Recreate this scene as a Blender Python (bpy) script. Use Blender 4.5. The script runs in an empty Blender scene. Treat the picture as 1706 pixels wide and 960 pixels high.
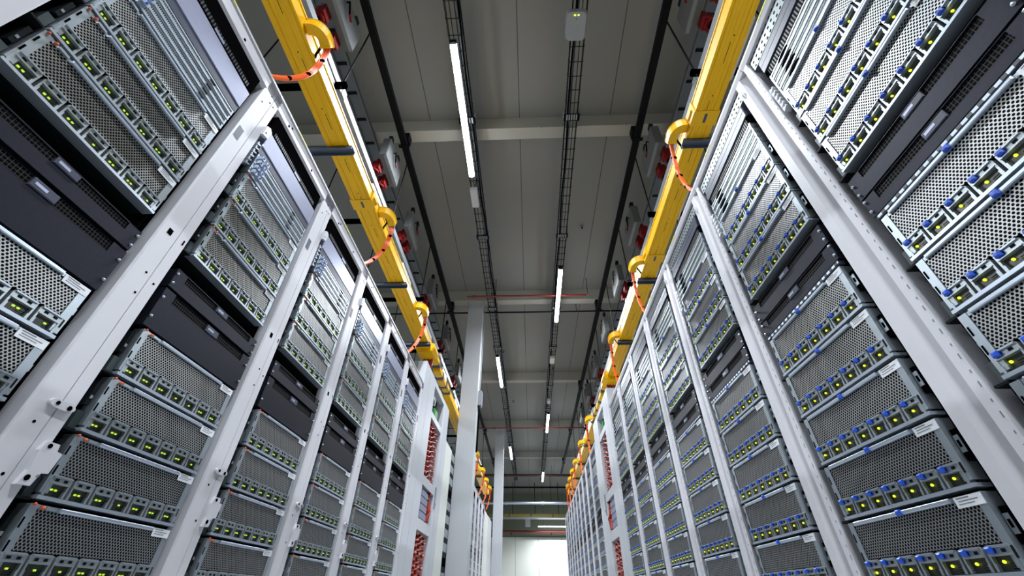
import bpy, bmesh, math, random
from mathutils import Matrix, Vector
random.seed(7)
PI = math.pi
S = bpy.context.scene
COL = S.collection
CZ = 0.5            # camera height; all measured heights are relative to it
XL, XR = -1.066, 0.88   # front planes of the two rack rows

# ------------------------------------------------------------------ camera
f_px, pitch, yaw, roll = 681.7, .65495, -.04607, .01118
cy, sy, cp, sp, cr, sr = math.cos(yaw), math.sin(yaw), math.cos(pitch), math.sin(pitch), math.cos(roll), math.sin(roll)
fwd = Vector((sy*cp, cy*cp, sp)); rt = Vector((cy, -sy, 0)); up = rt.cross(fwd)
r2 = cr*rt + sr*up; u2 = -sr*rt + cr*up
cam = bpy.data.cameras.new('camera'); camo = bpy.data.objects.new('camera', cam); COL.objects.link(camo)
m = Matrix.Identity(4)
for i in range(3):
    m[i][0] = r2[i]; m[i][1] = u2[i]; m[i][2] = -fwd[i]
m[2][3] = CZ
camo.matrix_world = m
cam.sensor_width = 36; cam.lens = f_px/1706*36; cam.clip_start = .02; cam.clip_end = 100
S.camera = camo

# ------------------------------------------------------------------ materials
def new_mat(name):
    m = bpy.data.materials.new(name); m.use_nodes = True
    return m, m.node_tree, m.node_tree.nodes['Principled BSDF']
def mat(name, col, rough=.5, metal=0., emit=None, es=0., spec=None, var=.0, vs=6.):
    m, nt, b = new_mat(name)
    b.inputs['Base Color'].default_value = (*col, 1); b.inputs['Roughness'].default_value = rough
    b.inputs['Metallic'].default_value = metal
    if spec is not None: b.inputs['Specular IOR Level'].default_value = spec
    if emit: b.inputs['Emission Color'].default_value = (*emit, 1); b.inputs['Emission Strength'].default_value = es
    if var:
        tc = nt.nodes.new('ShaderNodeTexCoord'); n = nt.nodes.new('ShaderNodeTexNoise'); n.inputs['Scale'].default_value = vs
        n.inputs['Detail'].default_value = 4
        mx = nt.nodes.new('ShaderNodeMix'); mx.data_type = 'RGBA'
        mx.inputs[6].default_value = tuple(c*(1-var) for c in col)+(1,); mx.inputs[7].default_value = tuple(min(1, c*(1+var)) for c in col)+(1,)
        nt.links.new(tc.outputs['Object'], n.inputs['Vector']); nt.links.new(n.outputs['Fac'], mx.inputs[0]); nt.links.new(mx.outputs[2], b.inputs['Base Color'])
    return m
def mth(nt, op, a, b=None, c=None):
    n = nt.nodes.new('ShaderNodeMath'); n.operation = op
    for i, v in enumerate((a, b, c)):
        if v is None: continue
        if isinstance(v, (int, float)): n.inputs[i].default_value = v
        else: nt.links.new(v, n.inputs[i])
    return n.outputs[0]
def pattern_mat(name, fn, colA, colB, rough=.45, metal=.4, roughB=.8):
    """colA where fn = 0, colB where fn = 1 (holes)"""
    m, nt, b = new_mat(name)
    tc = nt.nodes.new('ShaderNodeTexCoord'); sx = nt.nodes.new('ShaderNodeSeparateXYZ')
    nt.links.new(tc.outputs['Object'], sx.inputs[0])
    fac = fn(nt, sx.outputs[0], sx.outputs[1], sx.outputs[2])
    mx = nt.nodes.new('ShaderNodeMix'); mx.data_type = 'RGBA'
    mx.inputs[6].default_value = (*colA, 1); mx.inputs[7].default_value = (*colB, 1)
    nt.links.new(fac, mx.inputs[0]); nt.links.new(mx.outputs[2], b.inputs['Base Color'])
    nt.links.new(mth(nt, 'MULTIPLY_ADD', fac, roughB-rough, rough), b.inputs['Roughness'])
    nt.links.new(mth(nt, 'MULTIPLY_ADD', fac, -metal, metal), b.inputs['Metallic'])
    nt.links.new(mth(nt, 'MULTIPLY_ADD', fac, -.45, .5), b.inputs['Specular IOR Level'])
    return m
def hexholes(px, pz, r):
    def fn(nt, x, y, z):
        def d(off):
            a = mth(nt, 'MULTIPLY', mth(nt, 'SUBTRACT', mth(nt, 'FRACT', mth(nt, 'MULTIPLY_ADD', y, 1/px, off+40)), .5), px)
            c = mth(nt, 'MULTIPLY', mth(nt, 'SUBTRACT', mth(nt, 'FRACT', mth(nt, 'MULTIPLY_ADD', z, 1/pz, off+40)), .5), pz)
            return mth(nt, 'ADD', mth(nt, 'MULTIPLY', a, a), mth(nt, 'MULTIPLY', c, c))
        return mth(nt, 'LESS_THAN', mth(nt, 'MINIMUM', d(0), d(.5)), r*r)
    return fn
def slots(py, duty):
    def fn(nt, x, y, z):
        return mth(nt, 'LESS_THAN', mth(nt, 'FRACT', mth(nt, 'MULTIPLY_ADD', y, 1/py, 40)), duty)
    return fn
def squares(py, pz, duty):
    def fn(nt, x, y, z):
        a = mth(nt, 'LESS_THAN', mth(nt, 'FRACT', mth(nt, 'MULTIPLY_ADD', y, 1/py, 40)), duty)
        b = mth(nt, 'LESS_THAN', mth(nt, 'FRACT', mth(nt, 'MULTIPLY_ADD', z, 1/pz, 40)), duty)
        return mth(nt, 'MULTIPLY', a, b)
    return fn

M = {}
M['white'] = mat('white_paint', (.575, .57, .61), .42, var=.03)
M['white2'] = mat('white_cabinet_paint', (.50, .52, .56), .45, var=.02)
M['cream'] = mat('cream_paint', (.62, .64, .60), .5)
M['silver'] = mat('silver_steel', (.40, .455, .50), .38, .85, var=.06, vs=40)
M['silverb'] = mat('bright_silver', (.44, .50, .58), .35, .7)
M['module'] = mat('grey_module_plastic', (.42, .465, .49), .38, .8)
M['dark'] = mat('dark_metal', (.008, .010, .012), .6, spec=.08)
M['black'] = mat('black_plastic', (.0025, .0025, .003), .8, spec=.0)
M['blackp'] = mat('black_satin_panel', (.0125, .0138, .022), .45, .5, spec=.12, var=.2, vs=90)
M['lav'] = mat('slate_blue_panel', (.30, .32, .44), .36, .5, var=.05, vs=50)
M['slate'] = mat('dark_slate_panel', (.040, .047, .075), .4, spec=.25)
M['teal'] = mat('greenish_bracket', (.035, .052, .055), .5, .2)
M['win'] = mat('dark_window', (.030, .034, .022), .3)
M['led'] = mat('green_led', (.2, .35, .04), .4, emit=(.55, .85, .05), es=.5)
M['ledy'] = mat('yellow_green_led', (.5, .6, .03), .4, emit=(.78, .9, .03), es=.75)
M['blue'] = mat('blue_latch', (.012, .075, .50), .35)
M['orange'] = mat('orange_button', (.62, .09, .02), .4)
M['label'] = mat('white_label', (.72, .74, .78), .6)
M['ink'] = mat('grey_print', (.16, .17, .2), .7)
M['sticker'] = mat('dark_sticker', (.045, .055, .09), .5)
M['yellow'] = mat('yellow_duct', (.80, .43, .002), .36, spec=.3, var=.05, vs=8)
M['strap'] = mat('slate_steel', (.085, .105, .14), .4, .3)
M['cable'] = mat('orange_cable', (.80, .105, .012), .4)
M['redc'] = mat('red_cable', (.34, .028, .016), .45)
M['pink'] = mat('pale_cable_tie', (.62, .38, .33), .5)
M['red'] = mat('red_plastic', (.16, .005, .006), .4, spec=.3)
M['redpipe'] = mat('red_pipe', (.20, .018, .014), .45)
M['green'] = mat('green_plastic', (.02, .22, .04), .45)
M['grey'] = mat('grey_box', (.23, .25, .275), .5, .1)
M['galv'] = mat('galvanised_steel', (.22, .25, .26), .4, .4, var=.08, vs=14)
M['channel'] = mat('black_channel', (.004, .004, .005), .6, spec=.1)
M['concrete'] = mat('painted_concrete', (.43, .445, .47), .7, var=.03, vs=3)
M['beam'] = mat('painted_beam', (.30, .295, .265), .7, var=.04, vs=2)
M['floor'] = mat('floor_resin', (.30, .31, .31), .35, var=.04, vs=1)
M['wall'] = mat('white_wall_panel', (.80, .82, .76), .55, var=.02, vs=1)
M['wallgreen'] = mat('upper_wall_panel', (.17, .185, .135), .6, var=.05, vs=1)
M['tube'] = mat('lit_tube', (1, 1, 1), .4, emit=(.90, .95, 1.0), es=14)
M['yellowtag'] = mat('yellow_mark', (.62, .60, .03), .5)
def ledpanel(): pass
M['boxd'] = mat('dim_grey_box', (.105, .11, .115), .5)
M['brown'] = mat('brown_pipe', (.055, .02, .014), .5)
M['dullyellow'] = mat('dull_yellow_tray', (.24, .19, .02), .5)
M['mesh'] = pattern_mat('perforated_steel', hexholes(.0088, .0122, .0028), (.37, .38, .385), (.002, .002, .002), .42, .97)
M['meshd'] = pattern_mat('fine_vent', squares(.0085, .0085, .80), (.006, .006, .008), (.0006, .0006, .0008), .8, 0)
M['comb'] = pattern_mat('comb_vent', slots(.011, .55), (.018, .02, .028), (.001, .001, .001), .5, .0)
M['louver'] = pattern_mat('louver_strip', slots(.0052, .5), (.42, .45, .46), (.055, .06, .065), .45, .3)
M['louverr'] = pattern_mat('louver_strip_green', slots(.0046, .5), (.44, .47, .42), (.25, .27, .235), .45, .3)
M['dash'] = pattern_mat('dashed_strip', slots(.025, .52), (.035, .045, .055), (.74, .82, .88), .4, 0, .4)
M['slotted'] = pattern_mat('slotted_beam', squares(.024, .026, .42), (.20, .23, .24), (.006, .006, .006), .4, .3)
def ceilfn(nt, x, y, z):
    return mth(nt, 'LESS_THAN', mth(nt, 'FRACT', mth(nt, 'MULTIPLY_ADD', x, 1/1.075, 40+.056)), .010)
M['ceil'] = pattern_mat('ceiling_panel', ceilfn, (.165, .165, .153), (.08, .08, .072), .6, 0, .8)

# ------------------------------------------------------------------ mesh builder
class MB:
    def __init__(s): s.v = []; s.f = []; s.m = []; s.mats = []
    def mi(s, k):
        if k not in s.mats: s.mats.append(k)
        return s.mats.index(k)
    def poly(s, pts, faces, k):
        n = len(s.v); s.v += [tuple(p) for p in pts]; i = s.mi(k)
        for f in faces: s.f.append(tuple(a+n for a in f)); s.m.append(i)
        return s
    def box(s, x0, x1, y0, y1, z0, z1, k):
        if x0 > x1: x0, x1 = x1, x0
        if y0 > y1: y0, y1 = y1, y0
        if z0 > z1: z0, z1 = z1, z0
        p = [(x0,y0,z0),(x1,y0,z0),(x1,y1,z0),(x0,y1,z0),(x0,y0,z1),(x1,y0,z1),(x1,y1,z1),(x0,y1,z1)]
        return s.poly(p, [(0,3,2,1),(4,5,6,7),(0,1,5,4),(1,2,6,5),(2,3,7,6),(3,0,4,7)], k)
    def cbox(s, x0, x1, y0, y1, z0, z1, k, c=.003):
        """box whose edges along the x-facing front (x1 side) are chamfered"""
        if x0 > x1:
            a, b = x1, x0; x0, x1 = a, b
            front, back = x0, x1; sgn = 1
        else: front, back = x1, x0; sgn = -1
        fx = front + sgn*c
        def ring(x, i): return [(x,y0+i,z0+i),(x,y1-i,z0+i),(x,y1-i,z1-i),(x,y0+i,z1-i)]
        p = ring(back, 0)+ring(fx, 0)+ring(front, c)
        F = [(0,1,2,3)]
        for a in (0, 4):
            for i in range(4):
                j = (i+1) % 4; F.append((a+i, a+4+i, a+4+j, a+j))
        F.append((8,11,10,9))
        return s.poly(p, F, k)
    def prism(s, pts, axis, a, b, k):
        """pts: 2-D outline; axis 'z': (x,y); 'y': (x,z); 'x': (y,z)"""
        n = len(pts)
        def mk(p, t): return {'z': (p[0], p[1], t), 'y': (p[0], t, p[1]), 'x': (t, p[0], p[1])}[axis]
        P = [mk(p, a) for p in pts]+[mk(p, b) for p in pts]
        F = [tuple(range(n))[::-1], tuple(range(n, 2*n))]
        for i in range(n): j = (i+1) % n; F.append((i, j, n+j, n+i))
        return s.poly(P, F, k)
    def cyl(s, c, r, axis, a, b, k, n=12, r2=None):
        r2 = r if r2 is None else r2
        def mk(u, w, t): return {'z': (u, w, t), 'y': (u, t, w), 'x': (t, u, w)}[axis]
        P = [mk(c[0]+r*math.cos(2*PI*i/n), c[1]+r*math.sin(2*PI*i/n), a) for i in range(n)]
        P += [mk(c[0]+r2*math.cos(2*PI*i/n), c[1]+r2*math.sin(2*PI*i/n), b) for i in range(n)]
        F = [tuple(range(n))[::-1], tuple(range(n, 2*n))]
        for i in range(n): j = (i+1) % n; F.append((i, j, n+j, n+i))
        return s.poly(P, F, k)
    def ball(s, c, r, k, n=8, sc=(1,1,1)):
        P = []; F = []
        for a in range(1, n//2):
            t = PI*a/(n//2)
            for b in range(n):
                q = 2*PI*b/n; P.append((c[0]+sc[0]*r*math.sin(t)*math.cos(q), c[1]+sc[1]*r*math.sin(t)*math.sin(q), c[2]+sc[2]*r*math.cos(t)))
        R = n//2-1
        for a in range(R-1):
            for b in range(n):
                d = (b+1) % n; F.append((a*n+b, (a+1)*n+b, (a+1)*n+d, a*n+d))
        P += [(c[0], c[1], c[2]+sc[2]*r), (c[0], c[1], c[2]-sc[2]*r)]
        for b in range(n):
            d = (b+1) % n; F.append((R*n, b, d)); F.append((R*n+1, (R-1)*n+d, (R-1)*n+b))
        return s.poly(P, F, k)
    def tube(s, pts, r, k, n=8):
        pts = [Vector(p) for p in pts]; P = []; F = []
        up0 = Vector((0, 0, 1))
        for i, p in enumerate(pts):
            t = (pts[min(i+1, len(pts)-1)]-pts[max(i-1, 0)]).normalized()
            a = t.cross(up0)
            if a.length < .05: a = t.cross(Vector((1, 0, 0)))
            a.normalize(); b = t.cross(a)
            for j in range(n):
                q = 2*PI*j/n; P.append(p+a*(r*math.cos(q))+b*(r*math.sin(q)))
        for i in range(len(pts)-1):
            for j in range(n):
                d = (j+1) % n; F.append((i*n+j, i*n+d, (i+1)*n+d, (i+1)*n+j))
        F.append(tuple(range(n))[::-1]); F.append(tuple((len(pts)-1)*n+j for j in range(n)))
        return s.poly(P, F, k)
    def sweep(s, prof, pts, ups, sides, k):
        """closed profile of (side, up) offsets swept along pts"""
        n = len(prof); P = []; F = []
        for p, u, sd in zip(pts, ups, sides):
            for a, b in prof: P.append(Vector(p)+Vector(sd)*a+Vector(u)*b)
        for i in range(len(pts)-1):
            for j in range(n):
                d = (j+1) % n; F.append((i*n+j, i*n+d, (i+1)*n+d, (i+1)*n+j))
        F.append(tuple(range(n))[::-1]); F.append(tuple((len(pts)-1)*n+j for j in range(n)))
        return s.poly(P, F, k)
    def mesh(s, name, smooth=False, bevel=0, fixn=True):
        me = bpy.data.meshes.new(name); me.from_pydata(s.v, [], s.f)
        for k in s.mats: me.materials.append(M[k])
        me.polygons.foreach_set('material_index', s.m)
        bm = bmesh.new(); bm.from_mesh(me)
        if bevel:
            es = [e for e in bm.edges if len(e.link_faces) == 2 and e.calc_face_angle(0) > .6]
            bmesh.ops.bevel(bm, geom=es, offset=bevel, segments=2, affect='EDGES', clamp_overlap=True)
        if fixn: bmesh.ops.recalc_face_normals(bm, faces=bm.faces)
        bm.to_mesh(me); bm.free()
        if smooth:
            for p in me.polygons: p.use_smooth = True
            try: me.set_sharp_from_angle(angle=.7)
            except Exception: pass
        return me

def link(name, data, parent=None, loc=(0,0,0), rz=0.):
    o = bpy.data.objects.new(name, data); COL.objects.link(o)
    o.location = loc; o.rotation_euler = (0, 0, rz)
    if parent is not None: o.parent = parent
    return o
def tag(o, label=None, cat=None, group=None, kind=None):
    if label: o['label'] = label
    if cat: o['category'] = cat
    if group: o['group'] = group
    if kind: o['kind'] = kind
    return o
def thing(name, label, cat, loc=(0,0,0), rz=0., group=None):
    return tag(link(name, None, None, loc, rz), label, cat, group)
def struct(name, mb, **kw): return tag(link(name, mb.mesh(name, **kw)), kind='structure')

ORD = ['nearest', 'second', 'third', 'fourth', 'fifth', 'sixth', 'seventh', 'eighth', 'ninth', 'tenth', 'eleventh']
CNT = ['first', 'second', 'third', 'fourth', 'fifth', 'sixth', 'seventh', 'eighth']

# ------------------------------------------------------------------ the room
X0, X1, Y0, Y1, ZC = -7.5, 7.5, -6.5, 24.0, 4.6+CZ
struct('floor', MB().box(X0-.2, X1+.2, Y0-.2, Y1+.2, -.2, 0, 'floor'))
struct('ceiling', MB().box(X0-.2, X1+.2, Y0-.2, Y1+.2, ZC, ZC+.2, 'ceil'))
struct('wall_left', MB().box(X0-.2, X0, Y0-.2, Y1+.2, 0, ZC, 'wallgreen'))
struct('wall_right', MB().box(X1, X1+.2, Y0-.2, Y1+.2, 0, ZC, 'wallgreen'))
struct('wall_back', MB().box(X0, X1, Y0-.2, Y0, 0, ZC, 'wallgreen'))
wf = MB().box(X0, X1, Y1, Y1+.2, 0, 2.60+CZ, 'wall').box(X0, X1, Y1, Y1+.2, 2.60+CZ, ZC, 'wallgreen')
for i in range(-6, 7): wf.box(i*1.15+.35, i*1.15+.362, Y1-.004, Y1, 0, 2.58+CZ, 'wallgreen')
struct('wall_front', wf)
ti = 1
for k in range(5):
    yb = 2.645+3.42*k
    b = MB().box(X0, X1, yb, yb+.145, 4.386+CZ, ZC, 'beam')
    for i in range(-7, 8): b.cyl((i*.98+.2, yb-.001), .012, 'z', 4.386+CZ-.006, 4.386+CZ, 'ink', 6)
    o = struct('trim_%d' % ti, b); ti += 1
for i, yc in enumerate((6.08, 13.05)):
    c = MB().cbox(-1.068, -.805, yc, yc+.29, 0, ZC, 'concrete', .0)
    struct('trim_%d' % ti, c, bevel=.006); ti += 1

# ------------------------------------------------------------------ lights of the hall
def tube_light(label, x, y, z=4.15, n=1.5, axis='y', group='ceiling tube lights', en=1.):
    t = thing('tube_light', label, 'ceiling light', (x, y, z+CZ), 0 if axis == 'y' else -PI/2, group)
    h = MB(); h.box(-.035, .035, 0, n, .022, .062, 'grey'); h.box(-.030, .030, -.022, 0, .0, .06, 'dark'); h.box(-.030, .030, n, n+.022, .0, .06, 'dark')
    link('housing', h.mesh('housing'), t)
    d = MB(); d.prism([(-.031, .0215), (-.031, .0), (-.022, -.014), (0, -.02), (.022, -.014), (.031, 0), (.031, .0215)], 'y', 0, n, 'tube')
    link('diffuser', d.mesh('diffuser'), t)
    for yy in (.25, n-.25):
        if axis == 'y': link('suspension_rod', MB().cyl((-.018, yy), .004, 'z', .0621, 4.6-z-.0005, 'channel', 6).mesh('suspension_rod'), t)
        else: link('suspension_rod', MB().cyl((0, yy), .004, 'z', .0621, 4.6-z-.0005, 'channel', 6).mesh('suspension_rod'), t)
    l = bpy.data.lights.new('tube_lamp', 'AREA'); l.shape = 'RECTANGLE'; l.size = .055; l.size_y = n-.01; l.energy = LP*en; l.color = (.88, .94, 1.0); l.spread = 2.75
    link('tube_lamp', l, t, (0, n/2, -.024))
    return t
LP = 74
NL = [(-.655, 1.63, 'brightest tube light, nearest one in the left line of ceiling lights'),
      (-.655, 7.83, 'second tube light along the left ceiling line, beside the tall column'),
      (-.665, 14.18, 'third, small looking tube light far along the left ceiling line'),
      (-.655, -4.6, 'tube light of the left ceiling line behind the viewer'),
      (.535, 4.95, 'tube light in the right ceiling line seen between the second and third beams'),
      (.535, 11.2, 'second visible tube light along the right ceiling line'),
      (.530, 17.6, 'smallest, farthest tube light of the right ceiling line'),
      (.535, -1.35, 'tube light of the right ceiling line right above the viewer')]
for x, y, lb in NL: tube_light(lb, x, y)
tube_light('level tube light running across the hall near the far wall', .36, 22.9, 2.93, 1.5, 'x', 'tube lights across the far end', .6)
tube_light('second level tube light across the hall, hidden behind the right racks', 2.2, 22.9, 2.93, 1.5, 'x', 'tube lights across the far end', .6)
for sx in (-1, 1):
    for y in (-2.0, 3.5, 9.5, 15.5):
        tube_light('tube light above the neighbouring aisle %s' % ('to the left' if sx < 0 else 'to the right'), sx*4.3, y, 4.15, 1.5, 'y', 'tube lights over the %s neighbouring aisle' % ('left' if sx < 0 else 'right'))

# ------------------------------------------------------------------ server parts (local: front faces +x, y runs left to right for the viewer)
W, H = .425, .1425
def server_meshes(kind):
    D = {}
    b = MB()
    b.box(-.62, -.0135, .002, W-.002, .004, H-.002, 'dark')
    for y0, y1 in ((0, .0195), (W-.0195, W)): b.box(-.03, 0, y0, y1, .016, H-.003, 'silver')
    b.box(-.03, .003, 0, W, .003, .0105, 'silverb')            # bottom rail
    b.box(-.03, -.001, .02, W-.02, H-.012, H-.003, 'silver')   # top lip
    for z in (.052, .104-.010):
        b.box(0, .0006, .0022, .0062, z, z+.020, 'black')
    b.box(-.012, .0005, W-.009, W-.004, .030, .05, 'dark')
    b.box(-.0125, -.005, .02, W-.02, .048, .0555, 'black')
    D['chassis'] = b.mesh('chassis')
    D['mesh_panel'] = MB().box(-.012, -.002, .0198, W-.0198, .0556, H-.0122, 'mesh').mesh('mesh_panel')
    g = MB(); g.cbox(-.001, .007, .066 if kind == 'L' else .03, .352, H-.0125, H-.0035, 'silverb', .002)
    if kind == 'L': g.box(-.001, .004, .034, .058, H-.0115, H-.005, 'silver')
    D['top_handle'] = g.mesh('top_handle')
    l = MB().box(.0002, .0012, W-.066, W-.002, H-.024, H-.004, 'label')
    l.box(.0012, .0016, W-.060, W-.030, H-.008, H-.006, 'ink'); l.box(.0012, .0016, W-.058, W-.012, H-.013, H-.0115, 'ink'); l.box(.0012, .0016, W-.060, W-.022, H-.018, H-.0168, 'ink')
    D['label'] = l.mesh('label')
    D['release_button'] = MB().ball((.003, .006, H-.004), .0033, 'orange').ball((.003, .027, H-.0085), .0042, 'orange').mesh('release_button')
    e = MB(); e.box(-.05, -.012, -.020, -.002, .0, .046, 'teal'); e.box(-.05, -.006, -.032, -.002, -.001, .004, 'dark')
    e.box(-.05, -.014, -.014, -.004, .062, .124, 'dark'); e.box(-.014, -.0125, -.012, -.006, .078, .086, 'grey')
    D['ear'] = e.mesh('ear')
    q = MB(); q.box(-.05, -.012, W+.002, W+.014, .050, .112, 'black'); q.box(-.012, -.011, W+.005, W+.010, .074, .090, 'silver')
    if kind == 'R':
        q.box(-.012, -.0105, W+.002, W+.014, .066, .100, 'silver'); q.box(-.0105, -.0100, W+.005, W+.011, .076, .090, 'black')
    D['side_latch'] = q.mesh('side_latch')
    # one hot-swap module
    w = .0560
    p = MB()
    p.prism([(.0015, .0115), (.0015, .048), (.006, .0535), (w-.006, .0535), (w-.0015, .048), (w-.0015, .0115), (w-.0055, .0115), (w-.0055, .0355), (.0055, .0355), (.0055, .0115)], 'x', -.013, .001, 'module')
    p.box(-.013, -.0065, .0055, w-.0055, .0112, .0355, 'win')
    for z in (.015, .019, .023): p.box(-.0065, -.006, .030, .048, z, z+.0012, 'dark')
    for yy in ((.013, .022), (.034, .043)): p.box(.001, .0016, yy[0], yy[1], .041, .0465, 'dark')
    p.box(.001, .0045, .004, w-.004, .0485, .0515, 'silver'); p.box(.001, .003, .004, w-.004, .0355, .038, 'module')
    p.box(-.006, .0012, .0035, .0075, .0115, .024, 'silver'); p.box(-.006, .0012, w-.0075, w-.0035, .0115, .024, 'silver')
    D['power_module'] = p.mesh('power_module')
    if kind == 'L':
        D['status_light'] = MB().box(-.0065, -.004, .0205, .0255, .0235, .0270, 'led').box(-.0065, -.004, .0305, .0355, .0235, .0270, 'led').mesh('status_light')
        D['status_light2'] = MB().box(-.0065, -.004, .0305, .0355, .0235, .0270, 'led').mesh('status_light')
    else:
        D['status_light'] = MB().ball((-.004, .021, .0265), .0031, 'ledy', 8).mesh('status_light')
        D['status_light2'] = D['status_light']
        D['latch_tab'] = MB().cbox(.001, .0095, .0075, .0205, .0395, .0505, 'blue', .003).mesh('latch_tab')
        D['bar_clip'] = MB().cbox(.004, .013, W*.47, W*.47+.014, H-.014, H-.002, 'blue', .003).mesh('bar_clip')
    return D
SM = {k: server_meshes(k) for k in 'LR'}
MP = .0595
def all_in_one(kind, name='server'):
    """the same server as one mesh, for the distant racks"""
    me = bpy.data.meshes.new(name); bm = bmesh.new(); mats = []
    def add(src, dy=0):
        off = []
        for mt in src.materials:
            if mt not in mats: mats.append(mt)
            off.append(mats.index(mt))
        nv = len(bm.verts); nf = len(bm.faces)
        bm.from_mesh(src); bm.verts.ensure_lookup_table(); bm.faces.ensure_lookup_table()
        for v in bm.verts[nv:]: v.co.y += dy
        for f in bm.faces[nf:]: f.material_index = off[f.material_index]
    D = SM[kind]
    for k in ('chassis', 'mesh_panel', 'top_handle', 'label'): add(D[k])
    for j in range(7):
        add(D['power_module'], .0045+MP*j); add(D['status_light'], .0045+MP*j)
        if kind == 'R': add(D['latch_tab'], .0045+MP*j)
    bm.to_mesh(me); bm.free()
    for mt in mats: me.materials.append(mt)
    return me
ONE = {k: all_in_one(k) for k in 'LR'}
def place_server(kind, loc, rz, detail, label, group):
    D = SM[kind]
    if detail == 0:
        return tag(link('server', ONE[kind], None, loc, rz), label, 'server', group)
    t = thing('server', label, 'server', loc, rz, group)
    for k in ('chassis', 'mesh_panel', 'top_handle', 'label', 'ear', 'side_latch'):
        link(k, D[k], t)
    if kind == 'L': tag(link('release_button', D['release_button'], t), 'orange release buttons at the top corner')
    else: tag(link('bar_clip', D['bar_clip'], t), 'blue clip on the top bar')
    for j in range(7):
        p = link('power_module', D['power_module'], t, (0, .0045+MP*j, 0))
        if detail == 2:
            link('status_light', D['status_light' if random.random() < .75 else 'status_light2'], p)
            if kind == 'R': tag(link('latch_tab', D['latch_tab'], p), 'blue latch tab')
        else:
            link('status_light', D['status_light'], p)
            if kind == 'R': link('latch_tab', D['latch_tab'], p)
    return t

# thin units
def thin_meshes(kind, h):
    D = {}
    b = MB(); b.box(-.5, -.010, .002, W-.002, .001, h-.001, 'dark')
    b.box(-.03, .001, 0, W, .0005, .0085, 'silverb' if kind == 'L' else 'silver')
    b.box(-.03, -.002, 0, W, h-.006, h-.0005, 'silver')
    b.box(-.03, 0, 0, .006, .001, h-.001, 'silver'); b.box(-.03, 0, W-.006, W, .001, h-.001, 'silver')
    D['chassis'] = b.mesh('chassis')
    D['louver_grille'] = MB().box(-.012, -.004, .0061, W-.0061, .0086, h-.0061, 'louver' if kind == 'L' else 'louverr').mesh('louver_grille')
    if kind == 'L':
        p = MB(); p.box(-.004, .016, 0, .018, .006, h-.006, 'silverb'); p.box(.0155, .019, .005, .012, .012, h-.010, 'blue')
        D['cable_plug'] = p.mesh('cable_plug')
        D['latch'] = MB().box(-.004, .004, .30, .322, .010, .016, 'dark').mesh('latch')
    else:
        p = MB(); n = 16
        P = [(.085+.030*math.cos(2*PI*i/n), h/2+.0085*math.sin(2*PI*i/n)) for i in range(n)]
        p.prism(P, 'x', -.004, .0018, 'black')
        D['oval_port'] = p.mesh('oval_port')
    return D
HS = {'L': .0288, 'R': .0318}
TM = {k: thin_meshes(k, HS[k]) for k in 'LR'}
def place_thin(kind, loc, rz, detail, label, group, oval=True):
    t = thing('network_switch', label, 'network switch', loc, rz, group)
    for k, me in TM[kind].items():
        if k == 'oval_port' and not oval: continue
        if detail == 0 and k in ('cable_plug', 'oval_port'): continue
        if k == 'cable_plug':
            for y in (.010, .040): link(k, me, t, (0, y, 0))
        else: link(k, me, t)
    return t

# black shelves in the gap and panels at the top
def shelf_mesh(h, vz0, vz1):
    b = MB(); b.box(-.5, -.004, -.012, W+.012, .001, h-.001, 'blackp'); b.box(-.006, .0, -.012, W+.012, .002, vz0-.003, 'blackp'); 
    b.box(-.006, 0, -.012, W+.012, vz1+.003, h-.002, 'blackp'); b.box(-.006, 0, -.012, .030, vz0-.003, vz1+.003, 'blackp'); b.box(-.006, 0, W-.030, W+.012, vz0-.003, vz1+.003, 'blackp')
    v = MB(); v.box(-.008, -.0035, .0305, W-.0305, vz0, vz1, 'meshd')
    d = MB(); d.cbox(-.004, .002, W*.44, W*.58, vz0+.001, vz1-.001, 'slate', .002); d.box(.002, .0024, W*.455, W*.52, (vz0+vz1)/2-.003, (vz0+vz1)/2+.004, 'lav')
    s = MB(); s.ball((.002, 0, 0), .0042, 'silverb')
    return b.mesh('panel'), v.mesh('vent_grille'), d.mesh('display'), s.mesh('screw')
def make_panels(spec):
    return [shelf_mesh(*a) for a in spec]
PANL = make_panels([(.066, .043, .064), (.131, .100, .126)])
PANR = make_panels([(.075, .050, .072), (.060, .032, .056)])
def simple(name, fn):
    b = MB(); fn(b); return b.mesh(name)

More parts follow.
